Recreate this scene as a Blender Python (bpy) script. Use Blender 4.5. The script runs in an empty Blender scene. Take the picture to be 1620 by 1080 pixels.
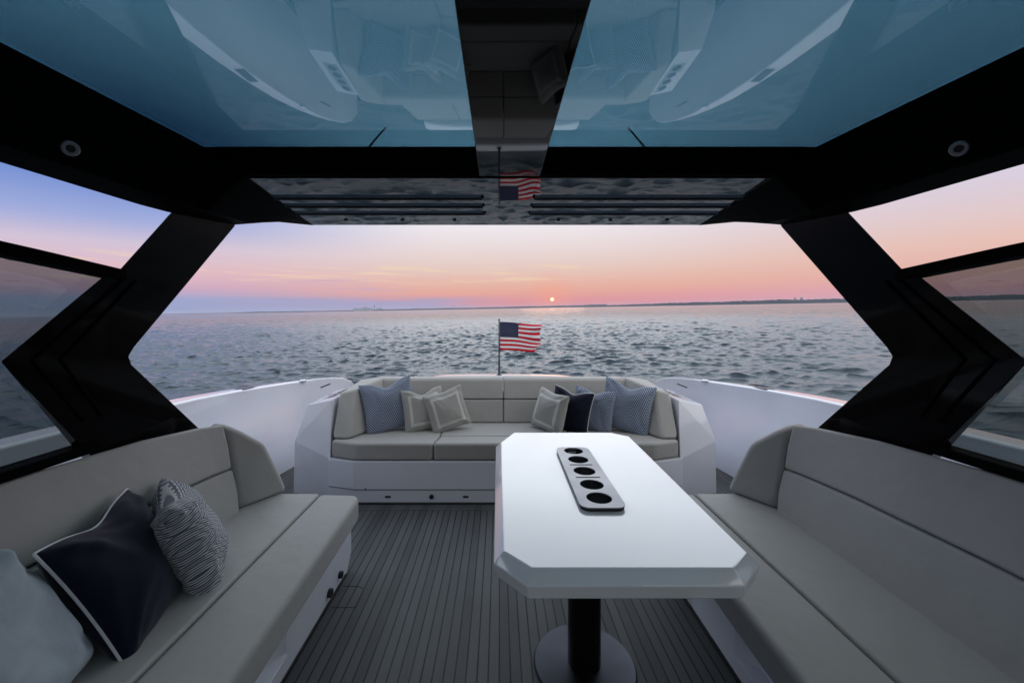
import bpy, bmesh, math, random
import numpy as np
from mathutils import Vector, Matrix, Euler

S = bpy.context.scene
COL = S.collection
rad = math.radians
PI = math.pi
random.seed(7)
np.random.seed(7)

# ------------------------------------------------------------------ camera
CZ = 1.42            # eye height over the deck
CX = 0.045           # the boat's centreline, seen from the camera
cam_d = bpy.data.cameras.new('camera')
cam = bpy.data.objects.new('camera', cam_d)
COL.objects.link(cam)
cam_d.sensor_width = 36.0
cam_d.lens = 14.0
cam_d.clip_start = 0.02
cam_d.clip_end = 40000
cam.location = (0, 0, CZ)
cam.rotation_euler = Euler((rad(90), 0, 0), 'XYZ')
cam_d.shift_x = 20 / 1620
cam_d.shift_y = -43 / 1620
S.camera = cam

def ray(px, py):
    """direction of a pixel of the 1620x1080 photograph"""
    return Vector((px - 790, 630, 497 - py)).normalized()

# the boat heels a little, so the sea's plane is not the deck's
sea_n = ray(1620, 473.4).cross(ray(0, 502.0)).normalized()
if sea_n.z < 0: sea_n.negate()
sea_y = (Vector((0, 1, 0)) - sea_n * sea_n.y).normalized()
sea_x = sea_y.cross(sea_n).normalized()
SEA_ROT = Matrix((sea_x, sea_y, sea_n)).transposed().to_4x4()
SEA_M = Matrix.Translation((0, 0, CZ)) @ SEA_ROT @ Matrix.Translation((0, 0, -2.1))
sun_dir = ray(873.5, 473.5)

# ------------------------------------------------------------------ colour
def lin(r, g, b):
    f = lambda c: (c / 255 / 12.92) if c / 255 <= .04045 else ((c / 255 + .055) / 1.055) ** 2.4
    return (f(r), f(g), f(b), 1.0)

# ------------------------------------------------------------------ world
W = bpy.data.worlds.new('World'); S.world = W; W.use_nodes = True
nt = W.node_tree; N = nt.nodes; L = nt.links
N.clear()
def wn(t, **kw):
    n = N.new(t)
    for k, v in kw.items(): setattr(n, k, v)
    return n
def wm(op, a, b=None, c=None, clamp=False):
    n = wn('ShaderNodeMath', operation=op); n.use_clamp = clamp
    for i, x in enumerate((a, b, c)):
        if x is None: continue
        if isinstance(x, (int, float)): n.inputs[i].default_value = x
        else: L.new(x, n.inputs[i])
    return n.outputs[0]
def wdot(v, vec):
    n = wn('ShaderNodeVectorMath', operation='DOT_PRODUCT')
    L.new(v, n.inputs[0]); n.inputs[1].default_value = vec
    return n.outputs['Value']
def wramp(fac, stops):
    n = wn('ShaderNodeValToRGB'); e = n.color_ramp.elements
    n.color_ramp.interpolation = 'EASE' if False else 'LINEAR'
    e[0].position = stops[0][0]; e[0].color = stops[0][1]
    e[1].position = stops[-1][0]; e[1].color = stops[-1][1]
    for p, c in stops[1:-1]:
        x = e.new(p); x.color = c
    L.new(fac, n.inputs[0]); return n.outputs[0]
def wmap(v, a, b, smooth=True):
    n = wn('ShaderNodeMapRange'); n.interpolation_type = 'SMOOTHSTEP' if smooth else 'LINEAR'
    L.new(v, n.inputs[0]); n.inputs[1].default_value = a; n.inputs[2].default_value = b
    return n.outputs[0]
def wmix(f, a, b):
    n = wn('ShaderNodeMix', data_type='RGBA')
    if isinstance(f, (int, float)): n.inputs[0].default_value = f
    else: L.new(f, n.inputs[0])
    for i, x in ((6, a), (7, b)):
        if isinstance(x, tuple): n.inputs[i].default_value = x
        else: L.new(x, n.inputs[i])
    return n.outputs[2]
geo = wn('ShaderNodeTexCoord').outputs['Generated']
up = wdot(geo, sea_n); fx = wdot(geo, sea_x); fy = wdot(geo, sea_y)
elev = wm('MULTIPLY', wm('ARCSINE', up), 180 / PI)          # degrees
az = wm('MULTIPLY', wm('ARCTAN2', fx, fy), 180 / PI)
efac = wm('POWER', wm('DIVIDE', elev, 90, clamp=True), 0.5)  # sqrt: stops crowd the horizon
def st(lst): return [((q[0] / 90) ** .5, tuple(v * (q[2] if len(q) > 2 else 1.0) for v in lin(*q[1])[:3]) + (1,)) for q in lst]
topc = [(30, (228, 236, 246), 2.1), (48, (216, 226, 242), 1.9), (90, (204, 216, 236), 1.5)]  # sky above the aft opening, brightened to light the table and cockpit
skyL = wramp(efac, st([(0, (132, 152, 196)), (1.6, (150, 165, 208)), (3.0, (206, 170, 196)), (4.8, (226, 186, 196)), (7.5, (212, 196, 216)), (10, (160, 172, 220)), (14.5, (104, 138, 208)), (20, (140, 168, 216))] + topc))
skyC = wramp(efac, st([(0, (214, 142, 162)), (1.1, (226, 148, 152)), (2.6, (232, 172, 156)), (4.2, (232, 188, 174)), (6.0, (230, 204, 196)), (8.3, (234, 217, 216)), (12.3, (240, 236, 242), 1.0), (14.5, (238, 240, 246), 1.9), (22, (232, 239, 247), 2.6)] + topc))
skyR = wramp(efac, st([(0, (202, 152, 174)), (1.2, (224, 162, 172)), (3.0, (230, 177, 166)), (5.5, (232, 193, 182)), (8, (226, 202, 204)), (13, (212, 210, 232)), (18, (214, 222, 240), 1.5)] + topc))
skyB = wramp(efac, st([(0, (150, 156, 172)), (6, (190, 194, 206)), (15, (210, 214, 224)), (30, (210, 215, 228)), (90, (200, 209, 228))]))  # sky behind the camera, brightened as unseen fill for the cockpit
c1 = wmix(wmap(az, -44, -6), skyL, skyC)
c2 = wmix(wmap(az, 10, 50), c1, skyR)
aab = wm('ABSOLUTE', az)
# sky on the sun's side, raised outside the view to light the left settee
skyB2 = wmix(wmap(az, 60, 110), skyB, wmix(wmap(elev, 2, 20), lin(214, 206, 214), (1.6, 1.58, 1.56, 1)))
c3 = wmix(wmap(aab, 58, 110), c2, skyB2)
# low blue-grey bank of cloud on the horizon left of the sun
bank = wm('MULTIPLY', wm('SUBTRACT', 1.0, wmap(elev, 1.3, 2.2)), wm('SUBTRACT', 1.0, wmap(az, -12, 4)))
cmb = wn('ShaderNodeCombineXYZ'); L.new(wm('MULTIPLY', az, .045), cmb.inputs[0]); L.new(wm('MULTIPLY', elev, .55), cmb.inputs[1])
nz = wn('ShaderNodeTexNoise'); nz.inputs['Scale'].default_value = 1.6; nz.inputs['Detail'].default_value = 6; nz.inputs['Roughness'].default_value = .55
L.new(cmb.outputs[0], nz.inputs['Vector'])
bank = wm('MULTIPLY', bank, wmap(nz.outputs[0], .25, .55))
c4 = wmix(wm('MULTIPLY', bank, .8), c3, lin(156, 164, 204))
# thin wisps
cmb2 = wn('ShaderNodeCombineXYZ'); L.new(wm('MULTIPLY', az, .06), cmb2.inputs[0]); L.new(wm('ADD', wm('MULTIPLY', elev, 1.1), wm('MULTIPLY', az, .05)), cmb2.inputs[1])
nz2 = wn('ShaderNodeTexNoise'); nz2.inputs['Scale'].default_value = 1.7; nz2.inputs['Detail'].default_value = 7; nz2.inputs['Distortion'].default_value = .5
L.new(cmb2.outputs[0], nz2.inputs['Vector'])
wis = wm('MULTIPLY', wmap(nz2.outputs[0], .51, .64), wm('MULTIPLY', wmap(elev, 3.2, 4.4), wm('SUBTRACT', 1.0, wmap(elev, 5.6, 7.4))))
wis = wm('MULTIPLY', wis, wm('SUBTRACT', 1.0, wmap(az, 8, 20)))
c5 = wmix(wm('MULTIPLY', wis, .62), c4, lin(240, 214, 182))
wis2 = wm('MULTIPLY', wmap(nz.outputs[0], .52, .66), wm('MULTIPLY', wmap(elev, 2.2, 3.0), wm('SUBTRACT', 1.0, wmap(elev, 3.8, 5.0))))
wis2 = wm('MULTIPLY', wis2, wm('SUBTRACT', 1.0, wmap(az, -18, -4)))
c6 = wmix(wm('MULTIPLY', wis2, .6), c5, lin(204, 168, 198))
# the sun and its glow
sdot = wdot(geo, sun_dir)
sang = wm('MULTIPLY', wm('ARCCOSINE', wm('MINIMUM', sdot, 0.9999999)), 180 / PI)
glow = wm('SUBTRACT', 1.0, wmap(sang, 0.2, 7.0))
glow = wm('POWER', glow, 3.0)
c7 = wmix(wm('MULTIPLY', glow, .38), c6, lin(255, 160, 128))
disc = wm('SUBTRACT', 1.0, wmap(sang, 0.20, 0.29))
c8 = wmix(disc, c7, (2.6, 1.6, .8, 1))
# below the horizon the dome is just dark sea haze
c9 = wmix(wmap(elev, -0.6, -0.05), (0.08, 0.10, 0.14, 1), c8)
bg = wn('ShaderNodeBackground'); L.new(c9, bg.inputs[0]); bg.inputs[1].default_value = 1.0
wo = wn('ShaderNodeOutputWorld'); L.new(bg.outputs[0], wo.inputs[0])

sl = bpy.data.lights.new('sun', 'SUN'); sl.energy = 0.012; sl.angle = rad(9); sl.color = (1, .55, .34)
so = bpy.data.objects.new('sun', sl); COL.objects.link(so)
so.rotation_euler = (-sun_dir).to_track_quat('-Z', 'Y').to_euler()
S.view_settings.view_transform = 'Standard'; S.view_settings.look = 'None'
S.view_settings.exposure = 0.0; S.view_settings.gamma = 1.0; S.view_settings.use_curve_mapping = False
S.cycles.max_bounces = 10; S.cycles.transparent_max_bounces = 16; S.cycles.glossy_bounces = 6
S.cycles.use_denoising = True
S.cycles.sample_clamp_indirect = 6

# ------------------------------------------------------------------ materials
MATS = {}
class G:
    """small node graph helper"""
    def __init__(s, name):
        m = bpy.data.materials.new(name); m.use_nodes = True
        s.m = m; s.t = m.node_tree; s.t.nodes.clear()
        s.out = s.t.nodes.new('ShaderNodeOutputMaterial'); s.tc = None
    def n(s, t, **kw):
        x = s.t.nodes.new(t)
        for k, v in kw.items(): setattr(x, k, v)
        return x
    def put(s, sock, v):
        if v is None: return
        if isinstance(v, bpy.types.NodeSocket): s.t.links.new(v, sock)
        else: sock.default_value = v
    def math(s, op, a, b=None, c=None, clamp=False):
        x = s.n('ShaderNodeMath', operation=op); x.use_clamp = clamp
        for i, v in enumerate((a, b, c)): s.put(x.inputs[i], v)
        return x.outputs[0]
    def coord(s, kind='Object'):
        if s.tc is None: s.tc = s.n('ShaderNodeTexCoord')
        return s.tc.outputs[kind]
    def xyz(s, v):
        x = s.n('ShaderNodeSeparateXYZ'); s.put(x.inputs[0], v); return x.outputs
    def comb(s, a, b, c=0.0):
        x = s.n('ShaderNodeCombineXYZ'); s.put(x.inputs[0], a); s.put(x.inputs[1], b); s.put(x.inputs[2], c); return x.outputs[0]
    def scale(s, v, sc):
        x = s.n('ShaderNodeMapping'); s.put(x.inputs[0], v); x.inputs['Scale'].default_value = sc; return x.outputs[0]
    def noise(s, v, sc, det=4, rough=.5, dist=0):
        x = s.n('ShaderNodeTexNoise'); s.put(x.inputs['Vector'], v)
        x.inputs['Scale'].default_value = sc; x.inputs['Detail'].default_value = det
        x.inputs['Roughness'].default_value = rough; x.inputs['Distortion'].default_value = dist
        return x.outputs[0]
    def mr(s, v, a, b, c=0., d=1., smooth=False):
        x = s.n('ShaderNodeMapRange'); x.interpolation_type = 'SMOOTHSTEP' if smooth else 'LINEAR'
        s.put(x.inputs[0], v)
        for i, q in enumerate((a, b, c, d)): x.inputs[i + 1].default_value = q
        return x.outputs[0]
    def mix(s, f, a, b):
        x = s.n('ShaderNodeMix', data_type='RGBA'); s.put(x.inputs[0], f); s.put(x.inputs[6], a); s.put(x.inputs[7], b); return x.outputs[2]
    def bump(s, h, st=.3, d=.01, nrm=None):
        x = s.n('ShaderNodeBump'); s.put(x.inputs['Height'], h); x.inputs['Strength'].default_value = st; x.inputs['Distance'].default_value = d
        if nrm: s.put(x.inputs['Normal'], nrm)
        return x.outputs[0]
    def bsdf(s, color, rough=.5, metal=0., nrm=None, spec=.5, coat=0., coatr=.03, sheen=0., ior=1.5):
        b = s.n('ShaderNodeBsdfPrincipled')
        s.put(b.inputs['Base Color'], color); s.put(b.inputs['Roughness'], rough); s.put(b.inputs['Metallic'], metal)
        b.inputs['Specular IOR Level'].default_value = spec; b.inputs['Coat Weight'].default_value = coat
        b.inputs['Coat Roughness'].default_value = coatr; b.inputs['Sheen Weight'].default_value = sheen
        b.inputs['IOR'].default_value = ior
        if nrm: s.put(b.inputs['Normal'], nrm)
        return b.outputs[0]
    def done(s, sh):
        s.t.links.new(sh, s.out.inputs[0]); MATS[s.m.name] = s.m; return s.m

def m_gelcoat():
    g = G('white_gelcoat'); p = g.coord()
    n = g.noise(p, 2.2, 5); n2 = g.noise(p, 60, 3)
    c = g.mix(g.mr(n, .3, .7), (.63, .65, .72, 1), (.68, .70, .76, 1))
    r = g.mr(n, .3, .7, .10, .2)
    return g.done(g.bsdf(c, r, nrm=g.bump(g.noise(p, 3, 2), .08, .01), coat=.7, coatr=.02))
def m_table():
    g = G('satin_white_lacquer'); p = g.coord()
    n = g.noise(g.scale(p, (1, .6, 1)), 4, 6, .6, .2)
    c = g.mix(g.mr(n, .35, .7), (.80, .81, .83, 1), (.77, .78, .80, 1))
    return g.done(g.bsdf(c, g.mr(n, .3, .7, .10, .2), nrm=g.bump(g.noise(p, 3, 2), .08, .01), coat=1.0, coatr=.03, ior=1.6))
def m_blackgloss(name='black_gloss', base=.004, r=.02):
    g = G(name); p = g.coord()
    n = g.noise(p, 3, 3)
    return g.done(g.bsdf((base, base, base * 1.15, 1), g.mr(g.noise(p, 25, 4), .3, .7, r, r * 1.8), nrm=g.bump(n, .012, .01)))
def m_blackmatte():
    g = G('black_satin'); p = g.coord()
    return g.done(g.bsdf((.0035, .004, .004, 1), g.mr(g.noise(p, 40, 3), .3, .7, .4, .5), spec=.07))
def m_fabric(name, col, col2, weave=330., rough=.8):
    g = G(name); p = g.coord()
    x, y, z = g.xyz(p)
    big = g.noise(p, 2.6, 4); fine = g.noise(p, 900, 2)
    a = g.math('SINE', g.math('MULTIPLY', g.math('ADD', g.math('ADD', x, y), g.math('MULTIPLY', z, 1.0)), weave * 2))
    b = g.math('SINE', g.math('MULTIPLY', g.math('SUBTRACT', g.math('SUBTRACT', x, y), g.math('MULTIPLY', z, -1.0)), weave * 2))
    w = g.math('MULTIPLY', a, b)
    f = g.math('ADD', g.math('MULTIPLY', g.mr(w, -1, 1), .5), g.math('MULTIPLY', big, .5))
    c = g.mix(f, col, col2)
    h = g.math('ADD', g.math('MULTIPLY', w, .35), fine)
    nb = g.bump(g.noise(p, 5, 3, .5), .30, .03)
    return g.done(g.bsdf(c, rough, nrm=g.bump(h, .35, .0015, nb), spec=.25, sheen=.15))
def m_velvet(name, col, col2):
    g = G(name); p = g.coord()
    n = g.noise(p, 7, 4, .6, .8)
    c = g.mix(g.mr(n, .3, .7), col, col2)
    return g.done(g.bsdf(c, .85, nrm=g.bump(g.noise(p, 7, 2, .5, .2), .3, .03), spec=.1, sheen=.18))
def m_zigzag(name, dark, light, period=.5, freq=22., slope=.5, thin=.46, knots=False):
    g = G(name); u, v, _ = g.xyz(g.coord('UV'))
    if knots: u, v = g.math('ADD', v, g.math('MULTIPLY', u, .25)), u
    tri = g.math('PINGPONG', g.math('DIVIDE', u, period), .5)
    s = g.math('FRACT', g.math('ADD', g.math('MULTIPLY', v, freq), g.math('MULTIPLY', tri, slope * freq)))
    m = g.mr(g.math('ABSOLUTE', g.math('SUBTRACT', s, .5)), thin * .5 - .06, thin * .5 + .06)
    # short cross-stitches inside alternate bands
    cross = g.math('GREATER_THAN', g.math('FRACT', g.math('MULTIPLY', u, freq * 3.0)), .45)
    band = g.math('GREATER_THAN', g.math('FRACT', g.math('MULTIPLY', g.math('ADD', g.math('MULTIPLY', v, freq), g.math('MULTIPLY', tri, slope * freq)), .5)), .5)
    if knots: m = g.math('MULTIPLY', m, g.math('MAXIMUM', cross, band))
    big = g.noise(g.coord(), 6, 3)
    c = g.mix(m, dark, light)
    return g.done(g.bsdf(c, .85, nrm=g.bump(g.math('ADD', m, g.noise(g.coord(), 500, 2)), .4, .002, g.bump(big, .3, .03)), spec=.2, sheen=.2))
def m_border(name, base, band):
    g = G(name); u, v, _ = g.xyz(g.coord('UV'))
    d = g.math('MAXIMUM', g.math('ABSOLUTE', g.math('SUBTRACT', u, .5)), g.math('ABSOLUTE', g.math('SUBTRACT', v, .5)))
    m = g.math('MULTIPLY', g.math('GREATER_THAN', d, .30), g.math('LESS_THAN', d, .37))
    n = g.noise(g.coord(), 400, 3)
    c = g.mix(m, g.mix(n, base, tuple(x * .85 for x in base[:3]) + (1,)), band)
    return g.done(g.bsdf(c, .85, nrm=g.bump(g.math('ADD', m, g.math('MULTIPLY', n, .5)), .35, .004, g.bump(g.noise(g.coord(), 12, 3), .3, .02)), spec=.2, sheen=.2))
def m_deck():
    g = G('grey_plank_decking'); p = g.coord(); x, y, z = g.xyz(p)
    sp = .0438
    ux = g.math('FRACT', g.math('ADD', g.math('DIVIDE', x, sp), 1000.0))
    d = g.math('MULTIPLY', g.math('ABSOLUTE', g.math('SUBTRACT', ux, .5)), sp)     # distance from the plank's middle
    line = g.math('GREATER_THAN', d, sp * .5 - .0031)
    # cross boards in front of the aft sofa
    cross = g.math('MULTIPLY', g.math('GREATER_THAN', y, 2.885), g.math('LESS_THAN', y, 2.98))
    inner = g.math('LESS_THAN', g.math('ABSOLUTE', g.math('SUBTRACT', x, CX)), 1.5)
    cross = g.math('MULTIPLY', cross, inner)
    cl = g.math('LESS_THAN', g.math('ABSOLUTE', g.math('SUBTRACT', y, 2.885)), .003)
    cl = g.math('MULTIPLY', cl, inner)
    line = g.math('MAXIMUM', g.math('MULTIPLY', line, g.math('SUBTRACT', 1.0, cross)), cl)
    idn = g.n('ShaderNodeTexWhiteNoise', noise_dimensions='1D')
    g.put(idn.inputs['W'], g.math('FLOOR', g.math('ADD', g.math('DIVIDE', x, sp), 1000.0)))
    grain = g.noise(g.scale(p, (160, 4, 1)), 1.0, 5, .65)
    spots = g.noise(p, 3, 5, .6)
    t = g.math('ADD', g.math('MULTIPLY', idn.outputs[0], .35), g.math('ADD', g.math('MULTIPLY', grain, .5), g.math('MULTIPLY', spots, .4)))
    c = g.mix(g.mr(t, .25, .85), (.034, .037, .038, 1), (.090, .095, .096, 1))
    c = g.mix(line, c, (.006, .006, .007, 1))
    h = g.math('ADD', g.math('MULTIPLY', line, -1.0), g.math('MULTIPLY', grain, .25))
    return g.done(g.bsdf(c, g.mr(grain, .3, .7, .5, .72), nrm=g.bump(h, .4, .002), spec=.35))
def m_metal(name, col, r, met=1.0):
    g = G(name); p = g.coord()
    n = g.noise(g.scale(p, (4, 300, 4)), 1.0, 3)
    return g.done(g.bsdf(col, g.mr(g.noise(p, 5, 3, .5), .3, .7, r * .9, r * 1.25), metal=met, nrm=g.bump(n, .04, .001)))
def m_flat(name, col, r=.5, spec=.5):
    g = G(name); p = g.coord(); n = g.noise(p, 35, 4)
    c = g.mix(n, tuple(x * .85 for x in col[:3]) + (1,), tuple(min(1, x * 1.12) for x in col[:3]) + (1,))
    return g.done(g.bsdf(c, r, spec=spec, nrm=g.bump(n, .05, .002)))
def m_glass(name, tint, ior=1.5):
    g = G(name)
    tr = g.n('ShaderNodeBsdfTransparent'); tr.inputs[0].default_value = tint
    gl = g.n('ShaderNodeBsdfGlossy'); gl.inputs['Roughness'].default_value = .0; gl.inputs['Color'].default_value = (1, 1, 1, 1)
    fr = g.n('ShaderNodeFresnel'); fr.inputs['IOR'].default_value = ior
    # a pane is modelled as a thin solid: give both faces the outside-in reflectance
    geo = g.n('ShaderNodeNewGeometry')
    bf = geo.outputs['Backfacing']
    inv = g.math('ADD', g.math('MULTIPLY', bf, 1 / ior - ior), ior)
    g.put(fr.inputs['IOR'], inv)
    fac = g.math('MINIMUM', fr.outputs[0], 1.0)
    ms = g.n('ShaderNodeMixShader'); g.put(ms.inputs[0], fac)
    g.t.links.new(tr.outputs[0], ms.inputs[1]); g.t.links.new(gl.outputs[0], ms.inputs[2])
    return g.done(ms.outputs[0])
def m_water():
    g = G('sea_water'); p = g.coord()
    n1 = g.noise(g.scale(p, (.55, 1, 1)), 4.5, 7, .64, .3)
    n2 = g.noise(g.scale(p, (.6, 1, 1)), 12.0, 4, .6, .3)
    big = g.noise(g.scale(p, (.2, .45, 1)), .12, 4, .55)
    x_, y_, _z = g.xyz(p)
    rr_ = g.math('SQRT', g.math('ADD', g.math('MULTIPLY', x_, x_), g.math('MULTIPLY', y_, y_)))
    far = g.mr(rr_, 80, 600, 0, .07, True)
    n3 = g.noise(g.scale(p, (.5, 1, 1)), 1.5, 6, .62, .3)
    h = g.math('ADD', g.math('ADD', n1, g.math('MULTIPLY', n2, .3)), g.math('MULTIPLY', n3, g.mr(rr_, 40, 140, 0, 11, True)))
    b1 = g.bump(h, .8, .05)
    c = g.mix(g.mr(big, .35, .65), (.004, .020, .034, 1), (.008, .032, .050, 1))
    return g.done(g.bsdf(c, g.math('ADD', g.mr(big, .3, .7, .02, .06), far), nrm=b1, ior=1.38, spec=.5))

for f in (m_gelcoat, m_table, m_blackmatte, m_deck, m_water): f()
m_blackgloss()
MATS['black_satin'].node_tree.nodes['Principled BSDF'].inputs['IOR'].default_value = 1.12
m_blackgloss('pillar_black', .003, .05)
MATS['pillar_black'].node_tree.nodes['Principled BSDF'].inputs['IOR'].default_value = 1.16
m_blackgloss('black_panel', .012, .012)
MATS['black_panel'].node_tree.nodes['Principled BSDF'].inputs['IOR'].default_value = 1.8
MATS['black_gloss'].node_tree.nodes['Principled BSDF'].inputs['IOR'].default_value = 1.24
m_fabric('grey_vinyl', (.29, .286, .270, 1), (.40, .395, .375, 1), 720, .6)
m_velvet('navy_velvet', (.003, .0045, .013, 1), (.006, .009, .026, 1))
m_velvet('pale_blue_velvet', (.26, .31, .35, 1), (.36, .41, .44, 1))
m_flat('white_piping', (.62, .62, .66, 1), .7)
m_flat('navy_piping', (.01, .013, .03, 1), .7)
m_zigzag('blue_zigzag_cloth', (.03, .05, .10, 1), (.31, .36, .44, 1), .62, 17, .9, .46)
m_zigzag('grey_geometric_cloth', (.06, .075, .11, 1), (.50, .51, .52, 1), .30, 12.5, 1.1, .5, True)
m_border('beige_banded_cloth', (.36, .355, .33, 1), (.52, .52, .51, 1))
m_metal('brushed_steel', (.30, .31, .33, 1), .40)
m_metal('dark_steel', (.06, .064, .078, 1), .36)
m_metal('cup_steel', (.34, .34, .36, 1), .2)
m_metal('polished_steel', (.6, .61, .64, 1), .15)
m_flat('black_rubber', (.008, .008, .009, 1), .55)
m_flat('sky_reflection_satin', (.17, .23, .32, 1), .3)
m_flat('pole_grey', (.05, .055, .075, 1), .35)
m_flat('red_cloth', (.60, .012, .028, 1), .8, .1)
m_flat('white_cloth', (.78, .77, .80, 1), .8, .2)
m_glass('roof_glass', (.18, .285, .335, 1), 1.85)
m_glass('side_glass', (.50, .535, .53, 1))
m_flat('far_shore', (.06, .075, .095, 1), .9, .1)
m_flat('far_building', (.40, .44, .53, 1), .9, .1)
g = G('canton_cloth'); u, v, _ = g.xyz(g.coord('UV'))
def lat(ou, ov):
    a = g.math('SUBTRACT', g.math('FRACT', g.math('ADD', g.math('MULTIPLY', u, 6), ou)), .5)
    b = g.math('SUBTRACT', g.math('FRACT', g.math('ADD', g.math('MULTIPLY', v, 5), ov)), .5)
    return g.math('LESS_THAN', g.math('ADD', g.math('MULTIPLY', a, a), g.math('MULTIPLY', b, b)), .010)
stars = g.math('MAXIMUM', lat(0, 0), lat(.5, .5))
g.done(g.bsdf(g.mix(stars, (.006, .012, .065, 1), (.7, .7, .75, 1)), .8, spec=.2))

# ------------------------------------------------------------------ mesh helpers
class MB:
    def __init__(s): s.bm = bmesh.new()
    def hull(s, pts, bevel=0, seg=3):
        b = bmesh.new(); vs = [b.verts.new(p) for p in pts]
        r = bmesh.ops.convex_hull(b, input=vs)
        bmesh.ops.delete(b, geom=[v for v in b.verts if not v.link_faces], context='VERTS')
        bmesh.ops.dissolve_limit(b, angle_limit=rad(1.5), verts=b.verts, edges=b.edges)
        if bevel: bmesh.ops.bevel(b, geom=list(b.edges), offset=bevel, segments=seg, affect='EDGES', profile=.5, clamp_overlap=True)
        return s._add(b)
    def _add(s, b, mat=0):
        bmesh.ops.recalc_face_normals(b, faces=b.faces)
        me = bpy.data.meshes.new('t'); b.to_mesh(me); b.free()
        s.bm.from_mesh(me); bpy.data.meshes.remove(me); return s
    def box(s, x0, x1, y0, y1, z0, z1, bevel=0, seg=2):
        return s.hull([(x, y, z) for x in (x0, x1) for y in (y0, y1) for z in (z0, z1)], bevel, seg)
    def prism(s, poly, axis, a, b_, bevel=0, seg=3, ends=None):
        """poly: 2D points; axis 'x': (y,z), 'y': (x,z), 'z': (x,y) extruded from a to b_"""
        def P(q, t):
            return {'x': (t, q[0], q[1]), 'y': (q[0], t, q[1]), 'z': (q[0], q[1], t)}[axis]
        b = bmesh.new()
        A = [b.verts.new(P(q, a)) for q in poly]; B = [b.verts.new(P(q, b_)) for q in poly]
        b.faces.new(A); b.faces.new(B[::-1])
        n = len(poly)
        for i in range(n): b.faces.new((A[i], A[(i + 1) % n], B[(i + 1) % n], B[i]))
        bmesh.ops.recalc_face_normals(b, faces=b.faces)
        if bevel: bmesh.ops.bevel(b, geom=[e for e in b.edges], offset=bevel, segments=seg, affect='EDGES', profile=.5, clamp_overlap=True)
        return s._add(b)
    def loft(s, rings, close=True, caps=True, bevel=0, seg=3):
        b = bmesh.new(); R = [[b.verts.new(p) for p in r] for r in rings]
        n = len(R[0])
        for i in range(len(R) - 1):
            for j in range(n if close else n - 1):
                k = (j + 1) % n
                b.faces.new((R[i][j], R[i][k], R[i + 1][k], R[i + 1][j]))
        if caps and close:
            b.faces.new(R[0][::-1]); b.faces.new(R[-1])
        bmesh.ops.recalc_face_normals(b, faces=b.faces)
        if bevel:
            ed = [e for e in b.edges if e.is_manifold and e.calc_face_angle(0) > rad(28)]
            bmesh.ops.bevel(b, geom=ed, offset=bevel, segments=seg, affect='EDGES', profile=.5, clamp_overlap=True)
        return s._add(b)
    def tube(s, pts, r, n=10, closed=False):
        pts = [Vector(p) for p in pts]; rings = []
        m = len(pts); rr = r if isinstance(r, (list, tuple)) else [r] * m
        ref = Vector((0, 0, 1)); d0 = (pts[1] - pts[0]).normalized()
        if abs(d0.z) > .9: ref = Vector((1, 0, 0))
        for i, p in enumerate(pts):
            if closed: d = pts[(i + 1) % m] - pts[i - 1]
            else: d = pts[min(i + 1, m - 1)] - pts[max(i - 1, 0)]
            d.normalize(); u = (ref - d * ref.dot(d)).normalized(); v = d.cross(u); ref = u
            rings.append([p + (u * math.cos(2 * PI * k / n) + v * math.sin(2 * PI * k / n)) * rr[i] for k in range(n)])
        if closed: rings.append(rings[0])
        b = bmesh.new(); R = [[b.verts.new(p) for p in r_] for r_ in (rings[:-1] if closed else rings)]
        if closed: R.append(R[0])
        for i in range(len(R) - 1):
            for j in range(n): b.faces.new((R[i][j], R[i][(j + 1) % n], R[i + 1][(j + 1) % n], R[i + 1][j]))
        if not closed: b.faces.new(R[0][::-1]); b.faces.new(R[-1])
        return s._add(b)
    def lathe(s, prof, c, n=40, axis='z'):
        """prof: (r, h) pairs; closed outline if both ends reach r=0"""
        b = bmesh.new(); rows = []
        def P(r, h, a):
            x, y = r * math.cos(a), r * math.sin(a)
            q = {'z': (x, y, h), 'y': (x, h, y), 'x': (h, x, y)}[axis]
            return (c[0] + q[0], c[1] + q[1], c[2] + q[2])
        for r, h in prof:
            if r < 1e-6: rows.append([b.verts.new(P(0, h, 0))])
            else: rows.append([b.verts.new(P(r, h, 2 * PI * k / n)) for k in range(n)])
        for i in range(len(rows) - 1):
            A, B = rows[i], rows[i + 1]
            for k in range(n):
                q = (k + 1) % n
                if len(A) == 1 and len(B) == 1: continue
                if len(A) == 1: b.faces.new((A[0], B[q], B[k]))
                elif len(B) == 1: b.faces.new((A[k], A[q], B[0]))
                else: b.faces.new((A[k], A[q], B[q], B[k]))
        return s._add(b)
    def build(s, name, mat, parent=None, sharp=32, wn=True):
        s.bm.normal_update()
        for f in s.bm.faces: f.smooth = True
        for e in s.bm.edges:
            e.smooth = not (len(e.link_faces) == 2 and e.calc_face_angle(0) > rad(sharp))
        me = bpy.data.meshes.new(name); s.bm.to_mesh(me); s.bm.free()
        o = bpy.data.objects.new(name, me); COL.objects.link(o)
        me.materials.append(MATS[mat])
        if wn:
            w = o.modifiers.new('weighted', 'WEIGHTED_NORMAL'); w.keep_sharp = True; w.weight = 80
        if parent is not None: o.parent = parent
        return o
def tag(o, label=None, cat=None, group=None, kind=None):
    if label: o['label'] = label
    if cat: o['category'] = cat
    if group: o['group'] = group
    if kind: o['kind'] = kind
    return o
def thing(name, label, cat, group=None, loc=(0, 0, 0)):
    o = bpy.data.objects.new(name, None); COL.objects.link(o); o.empty_display_size = .1
    o.location = loc
    return tag(o, label, cat, group)
def X(s, xp): return CX + s * xp

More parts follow.
